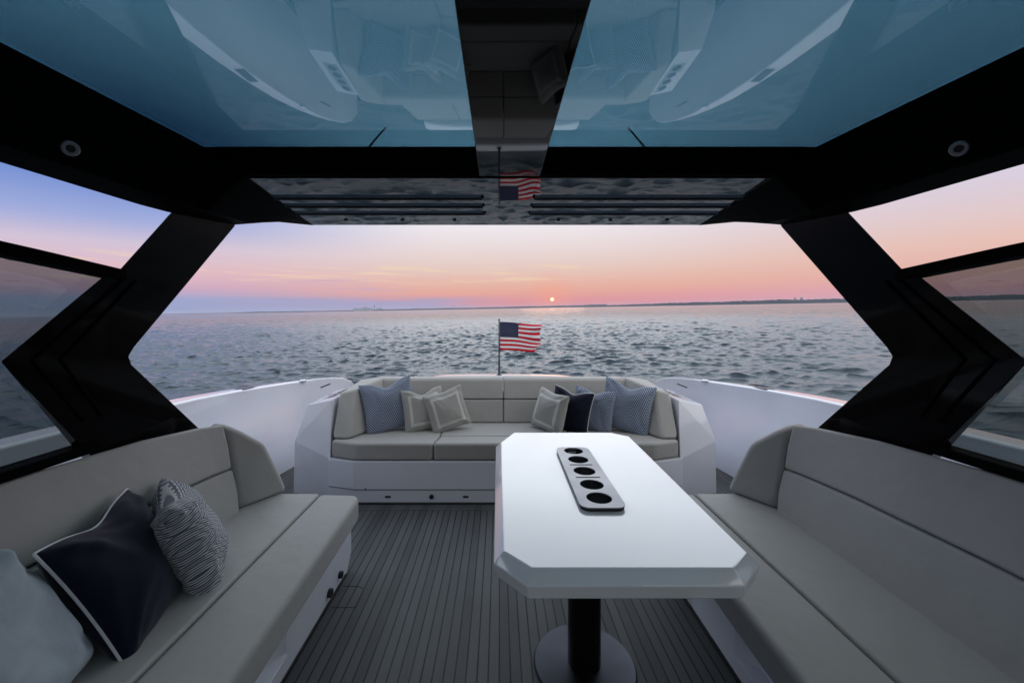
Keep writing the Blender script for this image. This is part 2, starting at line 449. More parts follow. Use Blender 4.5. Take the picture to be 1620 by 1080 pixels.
# ------------------------------------------------------------------ sea
def build_sea():
    th_f = np.linspace(-1.15, 1.15, 950)
    th_b = np.linspace(1.15, 2 * PI - 1.15, 130)[1:-1]
    th = np.concatenate([th_f, th_b])
    r = np.concatenate([[1.0], np.geomspace(3.0, 5.2, 60)[:-1], np.geomspace(5.2, 300, 1750), np.geomspace(303, 14000, 160)])
    RR, TT = np.meshgrid(r, th, indexing='ij')
    x = RR * np.sin(TT); y = RR * np.cos(TT)
    dr = np.gradient(r)[:, None]
    rng = np.random.RandomState(11)
    z = np.zeros_like(x); dx = np.zeros_like(x); dy = np.zeros_like(x)
    lam = np.concatenate([np.geomspace(.14, .26, 14), np.geomspace(.24, .85, 50), np.geomspace(1.0, 7, 18)])
    K = len(lam); lam = lam * rng.uniform(.94, 1.06, K)
    slope = np.where(lam < .26, .032, np.where(lam < .93, .050, .036 * (1.2 / np.maximum(lam, 1.2)) ** .5))
    ang = rad(188) + rng.normal(0, .44, K)
    for l, a, sl_ in zip(lam, ang, slope):
        k = 2 * PI / l
        amp = sl_ / k
        att = np.clip((l / dr - 2.5) / 2.5, 0, 1)
        ok = att[:, 0] > 0
        n = int(ok.sum())
        if not n: continue
        ph = rng.uniform(0, 2 * PI)
        # gusts: patches where the short waves stand higher
        th_ = k * (x[:n] * math.sin(a) + y[:n] * math.cos(a)) + ph + .6 * np.sin(x[:n] / (l * 5.3) + ph) * np.cos(y[:n] / (l * 6.1))
        A = amp * att[:n]
        z[:n] += A * np.cos(th_)
        q = 1.3
        dx[:n] -= q * A * math.sin(a) * np.sin(th_); dy[:n] -= q * A * math.cos(a) * np.sin(th_)
    x = x + dx; y = y + dy
    co = np.stack([x, y, z], -1).reshape(-1, 3).astype(np.float32)
    n0, n1 = RR.shape
    i = np.arange(n0 - 1)[:, None]; j = np.arange(n1)[None, :]
    a = i * n1 + j; b = i * n1 + (j + 1) % n1; c = (i + 1) * n1 + (j + 1) % n1; d = (i + 1) * n1 + j
    fc = np.stack([a, b, c, d], -1).reshape(-1, 4)[:, ::-1]
    me = bpy.data.meshes.new('sea')
    me.vertices.add(len(co)); me.vertices.foreach_set('co', co.ravel())
    me.loops.add(fc.size); me.loops.foreach_set('vertex_index', fc.ravel().astype(np.int32))
    me.polygons.add(len(fc)); me.polygons.foreach_set('loop_start', np.arange(0, fc.size, 4, dtype=np.int32))
    me.polygons.foreach_set('loop_total', np.full(len(fc), 4, dtype=np.int32))
    me.polygons.foreach_set('use_smooth', np.ones(len(fc), dtype=bool))
    me.update(); me.validate()
    o = bpy.data.objects.new('sea', me); COL.objects.link(o); me.materials.append(MATS['sea_water'])
    o.matrix_world = SEA_M
    tag(o, 'choppy blue grey sea with pink and white glints reaching the horizon', 'water', kind='structure')
build_sea()

# far shore: long low strips of land, in the sea's frame
def az_of(px):
    d = SEA_ROT.to_3x3().inverted() @ ray(px, 488 - (px - 790) * .01765)
    return math.atan2(d.x, d.y)
def shore(label, px0, px1, dist, prof, n=260, seed=1):
    rng = random.Random(seed); top = []; base = []; back = []; backb = []
    a0, a1 = az_of(px0), az_of(px1)
    j1 = [rng.random() for _ in range(n + 1)]
    for i in range(n + 1):
        t = i / n; a = a0 + (a1 - a0) * t; px = px0 + (px1 - px0) * t
        h = np.interp(px, [p[0] for p in prof], [p[1] for p in prof])
        h = h * dist / 630 * (.84 + .10 * math.sin(i * .21 + seed) * math.sin(i * .083) + .16 * (j1[i] - .3))
        h = max(h, .2)
        d = dist * (1 + .03 * math.sin(t * 9))
        s_, c_ = math.sin(a), math.cos(a)
        base.append((d * s_, d * c_, -1)); top.append((d * 1.01 * s_, d * 1.01 * c_, h))
        back.append((d * 1.12 * s_, d * 1.12 * c_, h * .9)); backb.append((d * 1.13 * s_, d * 1.13 * c_, -1))
    m = MB(); m.loft([base, top, back, backb], close=False)
    o = m.build('shoreline', 'far_shore', wn=False); o.matrix_world = SEA_M
    tag(o, label, 'land', kind='structure'); return o
shore('dark wooded shore on the horizon right of the sun', 905, 1900, 5200, [(905, .2), (960, 2.0), (1100, 4.2), (1330, 5.5), (1620, 6.0), (1900, 5)], seed=3)
shore('long hazy blue shore on the horizon left of the sun', 150, 960, 9500, [(150, .6), (300, 1.0), (340, 1.9), (480, 1.5), (560, 2.4), (700, 2.6), (800, 3.4), (960, 4.2)], seed=5)
def far_building(px, w, h, dist, label, steps=()):
    a = az_of(px); m = MB(); s = dist / 630
    m.box(-w / 2 * s, w / 2 * s, -12, 12, -1, h * s)
    for (o_, w_, h_) in steps: m.box((o_ - w_ / 2) * s, (o_ + w_ / 2) * s, -8, 8, h * s - 1, (h + h_) * s)
    o = m.build('distant_building', 'far_building', wn=False)
    o.matrix_world = SEA_M @ Matrix.Translation((dist * math.sin(a), dist * math.cos(a), 0)) @ Matrix.Rotation(-a, 4, 'Z')
    tag(o, label, 'building', 'buildings on the far shore')
far_building(566, 12, 4.2, 9300, 'leftmost low block of the far skyline left of the flag', [(-2, 3, .8)])
far_building(577, 9, 5.0, 9320, 'broad block with a small roof box in the far skyline', [(1, 2.5, 1.6)])
far_building(586, 7, 4.4, 9280, 'low grey block beside the thin tower on the far shore')
far_building(592.5, 1.8, 8.6, 9310, 'thin tall tower of the far skyline left of the flag', [(0, .8, 1.0)])
far_building(600, 9, 3.9, 9330, 'rightmost low block of the far skyline left of the flag', [(3, 2, 1.0)])
far_building(1258, 2.4, 7.3, 5100, 'left one of two small towers above the wooded right shore')
far_building(1268, 2.8, 7.2, 5120, 'right one of two small towers above the wooded right shore', [(0, 1.2, .8)])

# ------------------------------------------------------------------ deck and bulwarks
def build_deck():
    m = MB()
    pts = [(-1.95, -3.2), (1.95, -3.2), (2.05, 0), (2.06, 3.2), (2.0, 3.9), (1.75, 4.42), (-1.75, 4.42), (-2.0, 3.9), (-2.06, 3.2), (-2.05, 0)]
    m.prism([(CX + a, b) for a, b in pts], 'z', -.05, 0)
    o = m.build('deck', 'grey_plank_decking', wn=False)
    tag(o, 'grey planked deck with thin black seams', 'deck', kind='structure')
    m = MB()
    m.prism([(CX + a * .97, b * .99) for a, b in pts], 'z', -1.0, -.05)
    o = m.build('hull_underbody', 'white_gelcoat'); tag(o, 'white hull under the deck', 'hull', kind='structure')
build_deck()

BW = [(-3.0, 2.05, .86, 1.78), (-1.5, 2.22, .86, 1.90), (0, 2.31, .86, 1.98), (1.0, 2.34, .858, 2.01), (1.7, 2.345, .855, 2.02), (2.3, 2.345, .845, 2.02), (2.8, 2.335, .83, 2.02),
      (3.2, 2.305, .808, 2.01), (3.5, 2.265, .787, 1.99), (3.8, 2.20, .768, 1.95), (4.0, 2.11, .757, 1.90), (4.15, 2.01, .752, 1.84), (4.28, 1.89, .745, 1.77), (4.37, 1.79, .725, 1.71), (4.42, 1.71, .68, 1.66), (4.44, 1.66, .60, 1.62)]
def bulwark(s, label):
    t = thing('bulwark', label, 'bulwark', loc=(X(s, 2.1), 1.5, 0))
    rings = []
    for (y, xt, zt, xf) in BW:
        w = min(.185, max(.03, (xt - xf) * .5))
        xi = xt - w
        rings.append([(X(s, xf), y, -.02), (X(s, xf + (xi - xf) * .30), y, .22), (X(s, xf + (xi - xf) * .86), y, zt * .66), (X(s, xi - .006), y, zt - .018), (X(s, xi + .012), y, zt),
                      (X(s, xt - .012), y, zt - .004), (X(s, xt), y, zt - .03), (X(s, xt - .04), y, zt * .4), (X(s, xt - .25), y, -.9), (X(s, xf - .1), y, -.9)])
    o = MB().loft(rings, bevel=0).build('side_wall', 'white_gelcoat', t, sharp=50)
    ot = Matrix.Translation(-t.location); o.matrix_parent_inverse = ot
    def put(o): o.matrix_parent_inverse = ot; return o
    # cleat recess and fittings on the cap
    m = MB(); m.hull([(X(s, a_), y_, zz_) for a_ in (2.15, 2.23) for (y_, z_) in ((3.28, .803), (3.48, .790)) for zz_ in (z_, z_ + .002)])
    c = m.build('cleat_plate', 'dark_steel', t); put(c)
    m = MB(); m.lathe([(0, 0), (.035, 0), (.035, .012), (.02, .018), (0, .018)], (X(s, 2.01), 3.98, .750), 20)
    put(m.build('filler_cap', 'polished_steel', t))
    m = MB(); m.lathe([(0, -.02), (.028, -.02), (.028, .0), (.018, .0), (.018, -.008), (0, -.008)], (0, 0, 0), 20, 'x')
    c = m.build('drain', 'black_rubber', t)
    c.location = (X(s, 2.03), 3.72, .08); c.rotation_euler = (0, s * rad(-15), 0) ; c.scale = (-s, 1, 1); put(c)
    m = MB(); m.box(-.05, .05, -.008, .008, -.006, .006, .004)
    c = m.build('gate_latch', 'dark_steel', t)
    c.location = (X(s, 1.80), 4.02, .70); c.rotation_euler = (0, rad(20) * s, rad(-20 * s)); put(c)
    return t
bulwark(-1, 'white port side bulwark curving in towards the stern, left of the aft sofa')
bulwark(1, 'white bulwark curving in towards the stern, right of the aft sofa')

# ------------------------------------------------------------------ hardtop roof
ZB, ZG = 2.02, 2.12
def gx(y):  # half width of the glass
    return float(np.interp(y, [-3, -.5, 1.03, 1.683], [1.45, 1.42, 1.328, 1.276]))
roof = thing('hardtop_roof', 'glossy black hardtop with blue tinted glass panels and a wide centre beam', 'roof', loc=(CX, 0, 2.02))
RI = Matrix.Translation(-roof.location)
def rp(o): o.matrix_parent_inverse = RI; return o
m = MB(); m.prism([(-.132, ZB), (.132, ZB), (.132, ZG + .07), (-.132, ZG + .07)], 'y', -3.0, 1.735, .004, 2)
o = m.build('centre_beam', 'black_gloss', roof); o.location.x = CX; rp(o)
for s in (-1, 1):
    m = MB()
    a = CX + s * .13
    m.hull([(a, -3, ZG), (a, 1.70, ZG), (X(s, gx(1.70) + .01), 1.70, ZG), (X(s, gx(1.03) + .01), 1.03, ZG), (X(s, gx(-.5) + .01), -.5, ZG), (X(s, gx(-3) + .01), -3, ZG),
            (a, -3, ZG + .008), (a, 1.70, ZG + .008), (X(s, gx(1.70) + .01), 1.70, ZG + .008), (X(s, gx(1.03) + .01), 1.03, ZG + .008), (X(s, gx(-.5) + .01), -.5, ZG + .008), (X(s, gx(-3) + .01), -3, ZG + .008)])
    rp(m.build('glass_panel', 'roof_glass', roof, wn=False))
# header in front of the louvre panel
m = MB(); m.prism([(1.683, ZG), (1.722, ZB + .004), (1.735, ZB), (1.76, ZB + .02), (1.76, ZG + .006), (1.683, ZG + .006)], 'x', X(-1, 1.32), X(1, 1.32))
rp(m.build('header', 'black_satin', roof))
# louvre panel: strips with slots between them, bars in the slots
slots = [2.03, 2.185, 2.345]
def pw(y): return float(np.interp(y, [1.73, 2.68], [1.16, 1.30]))
def strip(m, y0, y1, xin, s):
    m.hull([(X(s, xin), y, z) for y in (y0, y1) for z in (ZB, ZB + .02)] + [(X(s, pw(y)), y, z) for y in (y0, y1) for z in (ZB, ZB + .02)], .0015, 1)
m = MB()
hw = .030
m.box(X(-1, .125), X(1, .125), 1.76, 2.40, ZB, ZB + .02)
for s in (-1, 1):
    ys = [1.76] + [v for q in slots for v in (q - hw, q + hw)] + [2.40]
    for i in range(0, len(ys), 2): strip(m, ys[i], ys[i + 1], .125, s)
m.hull([(X(s, pw(y)), y, z) for s in (-1, 1) for y in (2.40, 2.68) for z in (ZB, ZB + .02)])
rp(m.build('louvre_panel', 'black_panel', roof, wn=False))
m = MB(); m.hull([(X(s, w), y, z) for s in (-1, 1) for (y, w) in ((1.76, 1.3), (2.70, 1.36)) for z in (ZB + .07, ZB + .14)])
rp(m.build('roof_shell', 'black_satin', roof))
m = MB(); m.hull([(X(s, 1.30), y, z) for s in (-1, 1) for (y, z) in ((2.68, ZB), (2.70, ZB + .005), (2.72, ZB + .06), (2.68, ZB + .09))], .004, 2)
rp(m.build('aft_edge', 'black_gloss', roof))
for s in (-1, 1):
    for q in slots:
        m = MB()
        # a slanting blade: reflected sky blue put in its satin colour, black lip under it
        m.hull([(X(s, xx), q + dy, z) for xx in (.14, pw(q) + .03) for (dy, z) in ((-.012, ZB + .058), (.020, ZB - .006), (.028, ZB + .0), (-.004, ZB + .062))])
        b = rp(m.build('louvre_blade', 'sky_reflection_satin', roof))
        m = MB(); m.tube([(X(s, .135), q + .024, ZB - .006), (X(s, pw(q) + .0), q + .024, ZB - .006)], .007, 8)
        l = m.build('lip', 'black_rubber', b)
    for xx in (.33, .66, 1.02):
        m = MB(); m.lathe([(0, -.010), (.010, -.008), (.014, 0), (0, 0)], (X(s, xx), 2.53, ZB), 14)
        rp(m.build('fastener', 'black_rubber', roof))
# side beams
def beam(s):
    rings = []
    def R(y, it, ib, ob, ou, tp): rings.append([(X(s, a), y, z) for a, z in (it, ib, ob, ou, tp)])
    for y in (-3.0, -.5, .5, 1.03, 1.55):
        g_ = gx(y) + .002; d = gx(y) - 1.276
        R(y, (g_, ZG + .002), (1.315 + d * .5, 1.862), (1.445, 1.845), (1.56, 1.99), (1.46, 2.125))
    R(1.682, (1.278, ZG), (1.315, 1.865), (1.445, 1.850), (1.56, 1.99), (1.46, 2.125))
    R(1.735, (1.158, ZB - .001), (1.318, 1.868), (1.445, 1.855), (1.555, 1.995), (1.45, 2.13))
    R(2.10, (1.212, ZB - .001), (1.365, 1.900), (1.455, 1.890), (1.54, 2.01), (1.43, 2.19))
    R(2.49, (1.270, ZB - .001), (1.425, 1.996), (1.452, 1.998), (1.50, 2.06), (1.41, 2.17))
    R(2.69, (1.298, ZB - .001), (1.33, 2.022), (1.36, 2.03), (1.40, 2.07), (1.36, 2.14))
    b = rp(MB().loft(rings, bevel=.006, seg=2).build('side_beam', 'black_satin', roof))
    m = MB(); m.lathe([(0, .001), (.012, .001), (.013, .004), (.022, .004), (.025, .0), (.025, -.01), (0, -.01)], (0, 0, 0), 28)
    r = m.build('speaker_ring', 'brushed_steel', roof); r.scale = (.85, .85, .85)
    r.location = (X(s, 1.302), 1.167, 1.905); r.rotation_euler = Vector((-s * .78, -.52, -.36)).to_track_quat('Z', 'Y').to_euler(); rp(r)
    m = MB(); m.lathe([(0, .003), (.007, .003), (.012, .002), (.012, -.01), (0, -.01)], (0, 0, 0), 20)
    m.build('speaker_centre', 'black_rubber', r)
beam(-1); beam(1)
for s, lab in ((-1, 'thin black whip antenna seen through the left roof glass'), (1, 'thin black whip antenna seen through the right roof glass')):
    m = MB(); x0 = X(s, .885)
    m.tube([(x0 + s * .11, 2.42, 2.13), (x0, 2.42, 2.38), (x0 - s * .15, 2.42, 2.555)], [.010, .007, .005], 8)
    tag(m.build('whip_antenna', 'black_rubber'), lab, 'antenna', 'whip antennas on the hardtop')

# ------------------------------------------------------------------ side pillars and windows
def px_(z): return 1.517 - .156 * (z - CZ)
CH = [(2.109, 1.885), (2.10, 1.93), (1.80, 1.96), (1.703, 1.855), (1.507, 1.578), (1.46, 1.562), (1.191, 1.278), (1.60, .78), (2.13, .78), (1.630, 1.215), (1.612, 1.250), (1.630, 1.285)]
def pillar(s, label):
    t = thing('roof_pillar', label, 'pillar', 'boomerang roof pillars', loc=(X(s, 1.55), 1.6, .86))
    I = Matrix.Translation(-t.location)
    rings = [[(X(s, px_(z) + off), y, z) for y, z in c_] for off, c_ in ((0, CH), (.055, [(y + (.075 if y < 1.52 and i_ > 3 else (.05 if 0 < i_ < 5 else .0)), z) for i_, (y, z) in enumerate(CH)]))]
    o = MB().loft(rings, bevel=.005, seg=2).build('pillar_shell', 'pillar_black', t); o.matrix_parent_inverse = I
    # raised trim ridges along the chevron's forward edge
    for k, (d0, d1) in enumerate(((.055, .030), (.11, .022))):
        pts = []
        for (y, z) in ((1.50 + d0 * .8, 1.575 - d0 * .2), (1.191 + d0 * 1.5, 1.278 - d0 * .1), (1.40 + d0 * 1.2, 1.03)):
            pts.append((X(s, px_(z) - .002), y, z))
        m = MB(); m.tube(pts, .006, 8)
        q = m.build('trim_ridge', 'black_satin', t); q.matrix_parent_inverse = I
    m = MB()
    if 0: m.hull([(X(s, px_(z) + o_), y, z) for o_ in (.03, .056) for (y, z) in ((1.60, 1.71), (1.51, 1.583), (1.50, 1.59), (1.59, 1.725))], .004, 2)
    m.bm.free()
pillar(-1, 'black boomerang shaped roof pillar beside the left settee')
pillar(1, 'black boomerang shaped roof pillar beside the right settee')
def side_window(s, label):
    t = thing('side_window', label, 'window', 'tinted side windows', loc=(X(s, 1.6), .2, .9))
    I = Matrix.Translation(-t.location)
    # pane: behind the chevron, from the sill up to the top rail
    P = [(-2.9, .93), (1.62, .905), (1.38, 1.278), (1.58, 1.56), (1.18, 1.585), (-.6, 1.70), (-2.9, 1.80)]
    P = [(y, z) for y, z in P]
    b = bmesh.new()
    rings = [[(X(s, px_(z) + off), y, z) for y, z in P] for off in (.030, .036)]
    m = MB(); m.loft(rings)
    o = m.build('glass', 'side_glass', t, wn=False); o.matrix_parent_inverse = I
    def rail(name, ys, h, w0, w1, mat='black_satin'):
        rr = []
        for y, z in ys:
            rr.append([(X(s, px_(z) + a), y, zz) for a, zz in ((w0, z - h), (w1, z - h), (w1, z), (w0, z))])
        q = MB().loft(rr, bevel=.004, seg=2).build(name, mat, t); q.matrix_parent_inverse = I
    rail('top_rail', [(1.535, 1.590), (1.236, 1.622), (0, 1.74), (-2.9, 1.84)], .040, -.012, .05)
    rail('bottom_rail', [(1.53, .930), (1.0, .932), (0, .945), (-2.9, .96)], .035, -.01, .06, 'black_satin')
    rail('sill_strip', [(1.55, .898), (1.0, .898), (0, .908), (-2.9, .92)], .022, .045, .09, 'white_gelcoat')
side_window(-1, 'smoke tinted window under a black rail above the left settee')
side_window(1, 'smoke tinted window under a black rail above the right settee')

# ------------------------------------------------------------------ settees along both sides
def settee(s, label):
    t = thing('settee', label, 'settee', 'settees along the cockpit sides', loc=(X(s, 1.2), .8, 0))
    I = Matrix.Translation(-t.location)
    def k(o): o.matrix_parent_inverse = I; return o
    Y0 = -.9
    # white base with a slightly proud plinth
    rr = []
    for y, d, f in ((Y0, 1, 0), (1.50, 1, 0), (1.575, 0, 0), (2.19, 0, 0), (2.26, 0, .12)):
        rr.append([(X(s, a), y - (.07 if z == 0 and f else 0), z) for a, z in ((.885, 0), (.885, .07), (.885 + .055 * d, .085), (.885 + .055 * d, .175), (.885, .18), (.885, .275), (1.5, .275), (1.5, 0))])
    base = k(MB().loft(rr, bevel=.004, seg=2).build('base', 'white_gelcoat', t))
    m = MB(); m.box(min(X(s, .878), X(s, .89)), max(X(s, .878), X(s, .89)), Y0, 2.17, .0, .010, .002)
    k(m.build('kick_strip', 'black_rubber', t))
    for yy, zz, r_ in ((2.09, .055, .017), (1.96, .05, .020)):
        m = MB(); m.lathe([(0, -.012), (r_ * .55, -.012), (r_ * .6, -.018), (r_, -.016), (r_, .002), (0, .002)], (0, 0, 0), 24, 'x')
        q = m.build('outlet', 'black_rubber', t); q.location = (X(s, .885), yy, zz)
        q.scale = (s, 1, 1); k(q)
    # seat: front cushion and rear cushion with a seam between them
    zt, zb = .405, .275
    def cush(name, pts, z0, z1, bev=.028, seg=4):
        m = MB(); m.prism([(X(s, a), y) for a, y in pts], 'z', z0, z1, bev, seg)
        return k(m.build(name, 'grey_vinyl', t, sharp=60))
    cush('seat_cushion', [(.745, Y0), (.79, 1.1), (.822, 2.20), (.845, 2.25), (1.062, 2.262), (1.062, Y0)], zb, zt)
    cush('seat_cushion', [(1.066, Y0), (1.066, 2.262), (1.40, 2.262), (1.62, 2.2), (1.62, Y0)], zb, zt, .012)
    # backrest in two bands: lower and upper, one seam
    def band(name, zs, bev):
        rr = []
        for y, f in ((Y0, 1.0), (0.6, 1.0), (1.25, .95), (1.7, .72), (1.95, .40), (2.06, .15)):
            xt = 1.445 + .155 * f; ztop = .845 + .058 * f
            def at(u):  # u 0 bottom .. 1 top
                return 1.385 + (xt - 1.385) * u ** 1.15, zt - .01 + (ztop - zt + .01) * u
            a0, z0 = at(zs[0]); a1, z1 = at(zs[1]); am, zm = at((zs[0] + zs[1]) / 2)
            th = .13
            rr.append([(X(s, a0), y, z0), (X(s, am - .006), y, zm), (X(s, a1), y, z1), (X(s, a1 + (.035 if zs[1] == 1 else th)), y, z1 - (.012 if zs[1] == 1 else 0)), (X(s, a1 + (.06 if zs[1] == 1 else th)), y, z0)])
        return k(MB().loft(rr, bevel=bev, seg=4).build(name, 'grey_vinyl', t, sharp=60))
    band('backrest_cushion', (0, .485), .012)
    band('backrest_cushion', (.495, 1.0), .034)
    m = MB()
    m.hull([(X(s, a), y, z) for a, y, z in (
        (1.395, 2.07, zt), (1.465, 2.075, .852), (1.56, 2.075, .852), (1.60, 2.07, zt),
        (1.255, 2.29, zt), (1.338, 2.20, .705), (1.38, 2.38, zt), (1.45, 2.29, .70), (1.58, 2.18, .82), (1.60, 2.36, zt))], .026, 5)
    k(m.build('corner_cushion', 'grey_vinyl', t, sharp=60))
    # moulded white coaming behind the back
    rr = []
    for y, zc in ((Y0, .845), (1.1, .845), (1.3, .79), (2.0, .70)): rr.append([(X(s, 1.53), y, .25), (X(s, 1.60), y, zc), (X(s, 1.78), y, zc), (X(s, 1.82), y, .25)])
    rr.append([(X(s, 1.53), 2.36, .25), (X(s, 1.56), 2.20, .62), (X(s, 1.76), 2.20, .62), (X(s, 1.82), 2.36, .25)])
    k(MB().loft(rr, bevel=.01, seg=2).build('coaming', 'white_gelcoat', t))
    m = MB(); m.hull([(X(s, a), y, z) for a in (1.40, 1.84) for y in (Y0, 2.30) for z in (0, .26)])
    k(m.build('rear_base', 'white_gelcoat', t))
settee(-1, 'long grey upholstered settee with three pillows on it')
settee(1, 'long empty grey upholstered settee beside the white table')

# ------------------------------------------------------------------ aft sofa
sofa = thing('aft_sofa', 'wide grey sofa in a faceted white surround across the stern', 'sofa', loc=(CX, 3.3, 0))
SI = Matrix.Translation(-sofa.location)
def sk(o): o.matrix_parent_inverse = SI; return o
m = MB()
m.prism([(-1.14, 2.985), (1.14, 2.985), (1.36, 3.05), (1.36, 3.95), (-1.36, 3.95), (-1.36, 3.05)], 'z', .105, .318, .008, 2)
base = m.build('base', 'white_gelcoat', sofa); base.location.x = CX; sk(base)
m = MB(); m.prism([(-1.13, 2.995), (1.13, 2.995), (1.36, 3.06), (1.36, 3.9), (-1.36, 3.9), (-1.36, 3.06)], 'z', 0, .098)
pl = m.build('plinth', 'white_gelcoat', sofa); pl.location.x = CX; sk(pl)
m = MB(); m.prism([(-1.12, 2.998), (1.12, 2.998), (1.3, 3.06), (1.3, 3.5), (-1.3, 3.5), (-1.3, 3.06)], 'z', .096, .107)
q = m.build('shadow_gap', 'black_rubber', sofa); q.location.x = CX; sk(q)
m = MB(); m.box(CX - 1.13, CX + 1.13, 2.975, 3.0, 0, .008)
sk(m.build('floor_gasket', 'black_rubber', sofa))
for px0, w, kind in ((614, .022, 'vent'), (737, .022, 'vent'), (683, .017, 'outlet')):
    xx = (px0 - 790) / 630 * 3.0
    m = MB()
    if kind == 'vent': m.box(xx - w, xx + w, 2.985, 2.998, .042, .058, .007)
    else: m.lathe([(0, -.004), (.009, -.004), (.010, -.010), (w, -.008), (w, .0), (0, 0)], (xx, 2.995, .05), 24, 'y')
    sk(m.build(kind, 'black_rubber', sofa))
m = MB(); m.lathe([(0, -.004), (.006, -.003), (.006, 0), (0, 0)], ((579 - 790) / 630 * 3., 2.987, .112), 12, 'y'); sk(m.build('stud', 'black_rubber', sofa))
for s in (-1, 1):
    m = MB()
    m.hull([(X(s, a), y, z) for a, y, z in (
        (1.68, 3.16, 0), (1.645, 3.11, .43), (1.585, 3.20, .695), (1.38, 3.17, .74), (1.342, 3.055, .31), (1.342, 3.07, 0),
        (1.68, 3.85, 0), (1.66, 3.85, .43), (1.60, 3.80, .695), (1.38, 3.80, .74), (1.342, 3.85, 0))], .007, 2)
    # keep the seat well clear: cut everything inboard of the arm above the base
    arm = m.build('arm', 'white_gelcoat', sofa); sk(arm)
    arm['_tmp'] = 1
    # drinks plate on the arm top
    zz_ = lambda a: .74 - (a - 1.38) / .205 * .045
    m = MB(); m.hull([(X(s, a), y, zz_(a) + h_) for a in (1.41, 1.53) for y in (3.34, 3.76) for h_ in (-.004, .0015)])
    dp = sk(m.build('drinks_plate', 'brushed_steel', sofa))
    for yy in (3.40, 3.50, 3.60, 3.70):
        m = MB(); m.lathe([(0, 0), (.037, 0), (.037, .0012), (0, .0012)], (0, 0, 0), 24); q = m.build('cup_well', 'black_rubber', dp)
        q.matrix_parent_inverse = Matrix.Identity(4); q.location = (X(s, 1.47), yy, zz_(1.47) + .0016); q.rotation_euler = (0, s * math.atan(.045 / .205), 0)
# cushions
def vc(name, m, sharp=60): return sk(m.build(name, 'grey_vinyl', sofa, sharp=sharp))
FY, FZ, FT = 2.99, .322, .452
m = MB(); m.prism([(X(-1, 1.335), 3.06), (X(-1, 1.13), FY), (-.503, FY), (-.475, 3.18), (-.475, 3.60), (X(-1, 1.335), 3.60)], 'z', FZ, FT, .022, 4); vc('seat_cushion', m)
m = MB(); m.prism([(-.497, FY), (.585, FY), (.557, 3.178), (-.469, 3.178)], 'z', FZ, FT, .022, 4); vc('seat_cushion', m)
m = MB(); m.prism([(-.471, 3.182), (.561, 3.182), (.561, 3.60), (-.471, 3.60)], 'z', FZ, FT, .012, 3); vc('seat_cushion', m)
m = MB(); m.prism([(X(1, 1.335), 3.06), (X(1, 1.13), FY), (.591, FY), (.565, 3.18), (.565, 3.60), (X(1, 1.335), 3.60)], 'z', FZ, FT, .022, 4); vc('seat_cushion', m)
SX = .036
for (x0, x1) in ((X(-1, 1.12), SX - .004), (SX + .004, X(1, 1.12))):
    m = MB(); m.prism([(3.545, .456), (3.61, .645), (3.75, .645), (3.75, .456)], 'x', x0, x1, .013, 3); vc('backrest_cushion', m)
    m = MB(); m.prism([(3.610, .650), (3.672, .815), (3.70, .83), (3.80, .83), (3.80, .65)], 'x', x0, x1, .016, 4); vc('backrest_cushion', m)
for s in (-1, 1):
    m = MB()
    m.hull([(X(s, a), y, z) for a, y, z in (
        (1.34, 3.075, .457), (1.205, 3.075, .457), (1.10, 3.30, .457), (1.06, 3.62, .457), (1.34, 3.62, .457),
        (1.352, 3.25, .775), (1.235, 3.28, .80), (1.13, 3.66, .835), (1.10, 3.80, .835), (1.365, 3.80, .80))], .022, 4)
    vc('side_cushion', m)
# sun pad and stern coaming behind the sofa
pad = thing('sun_pad', 'pale sun pad behind the sofa back, seen in the roof glass reflection', 'sun pad', loc=(CX, 4.1, 0))
PIv = Matrix.Translation(-pad.location)
m = MB(); m.prism([(CX - 1.2, 3.96), (CX + 1.2, 3.96), (CX + .95, 4.40), (CX - .95, 4.40)], 'z', 0, .58, .02, 2)
m.build('base', 'white_gelcoat', pad).matrix_parent_inverse = PIv
for i in range(4):
    a, b_ = -1.12 + i * .56, -1.12 + (i + 1) * .56
    m = MB(); m.hull([(CX + a * f + .002 * o_, y, z) for (a, o_) in ((a, 1), (b_, -1)) for (y, f) in ((3.86, 1.0), (4.40, .85)) for z in (.585, .68)], .016, 3)
    m.build('pad_cushion', 'grey_vinyl', pad, sharp=60).matrix_parent_inverse = PIv
cm = MB()
rr = []
for i in range(21):
    t_ = -1 + i / 10; xx = CX - .02 + t_ * .86; e = (1 - abs(t_) ** 6)
    zt_ = .70 + .032 * e; yy = 4.46 - .05 * t_ * t_
    rr.append([(xx, yy, 0), (xx, yy, zt_ - .012), (xx, yy + .014, zt_), (xx, yy + .16, zt_ - .004), (xx, yy + .20, zt_ - .05), (xx, yy + .20, 0)])
cm.loft(rr)
tag(cm.build('stern_coaming', 'white_gelcoat'), 'low white rounded ledge behind the sofa that carries the flagpole', 'coaming')

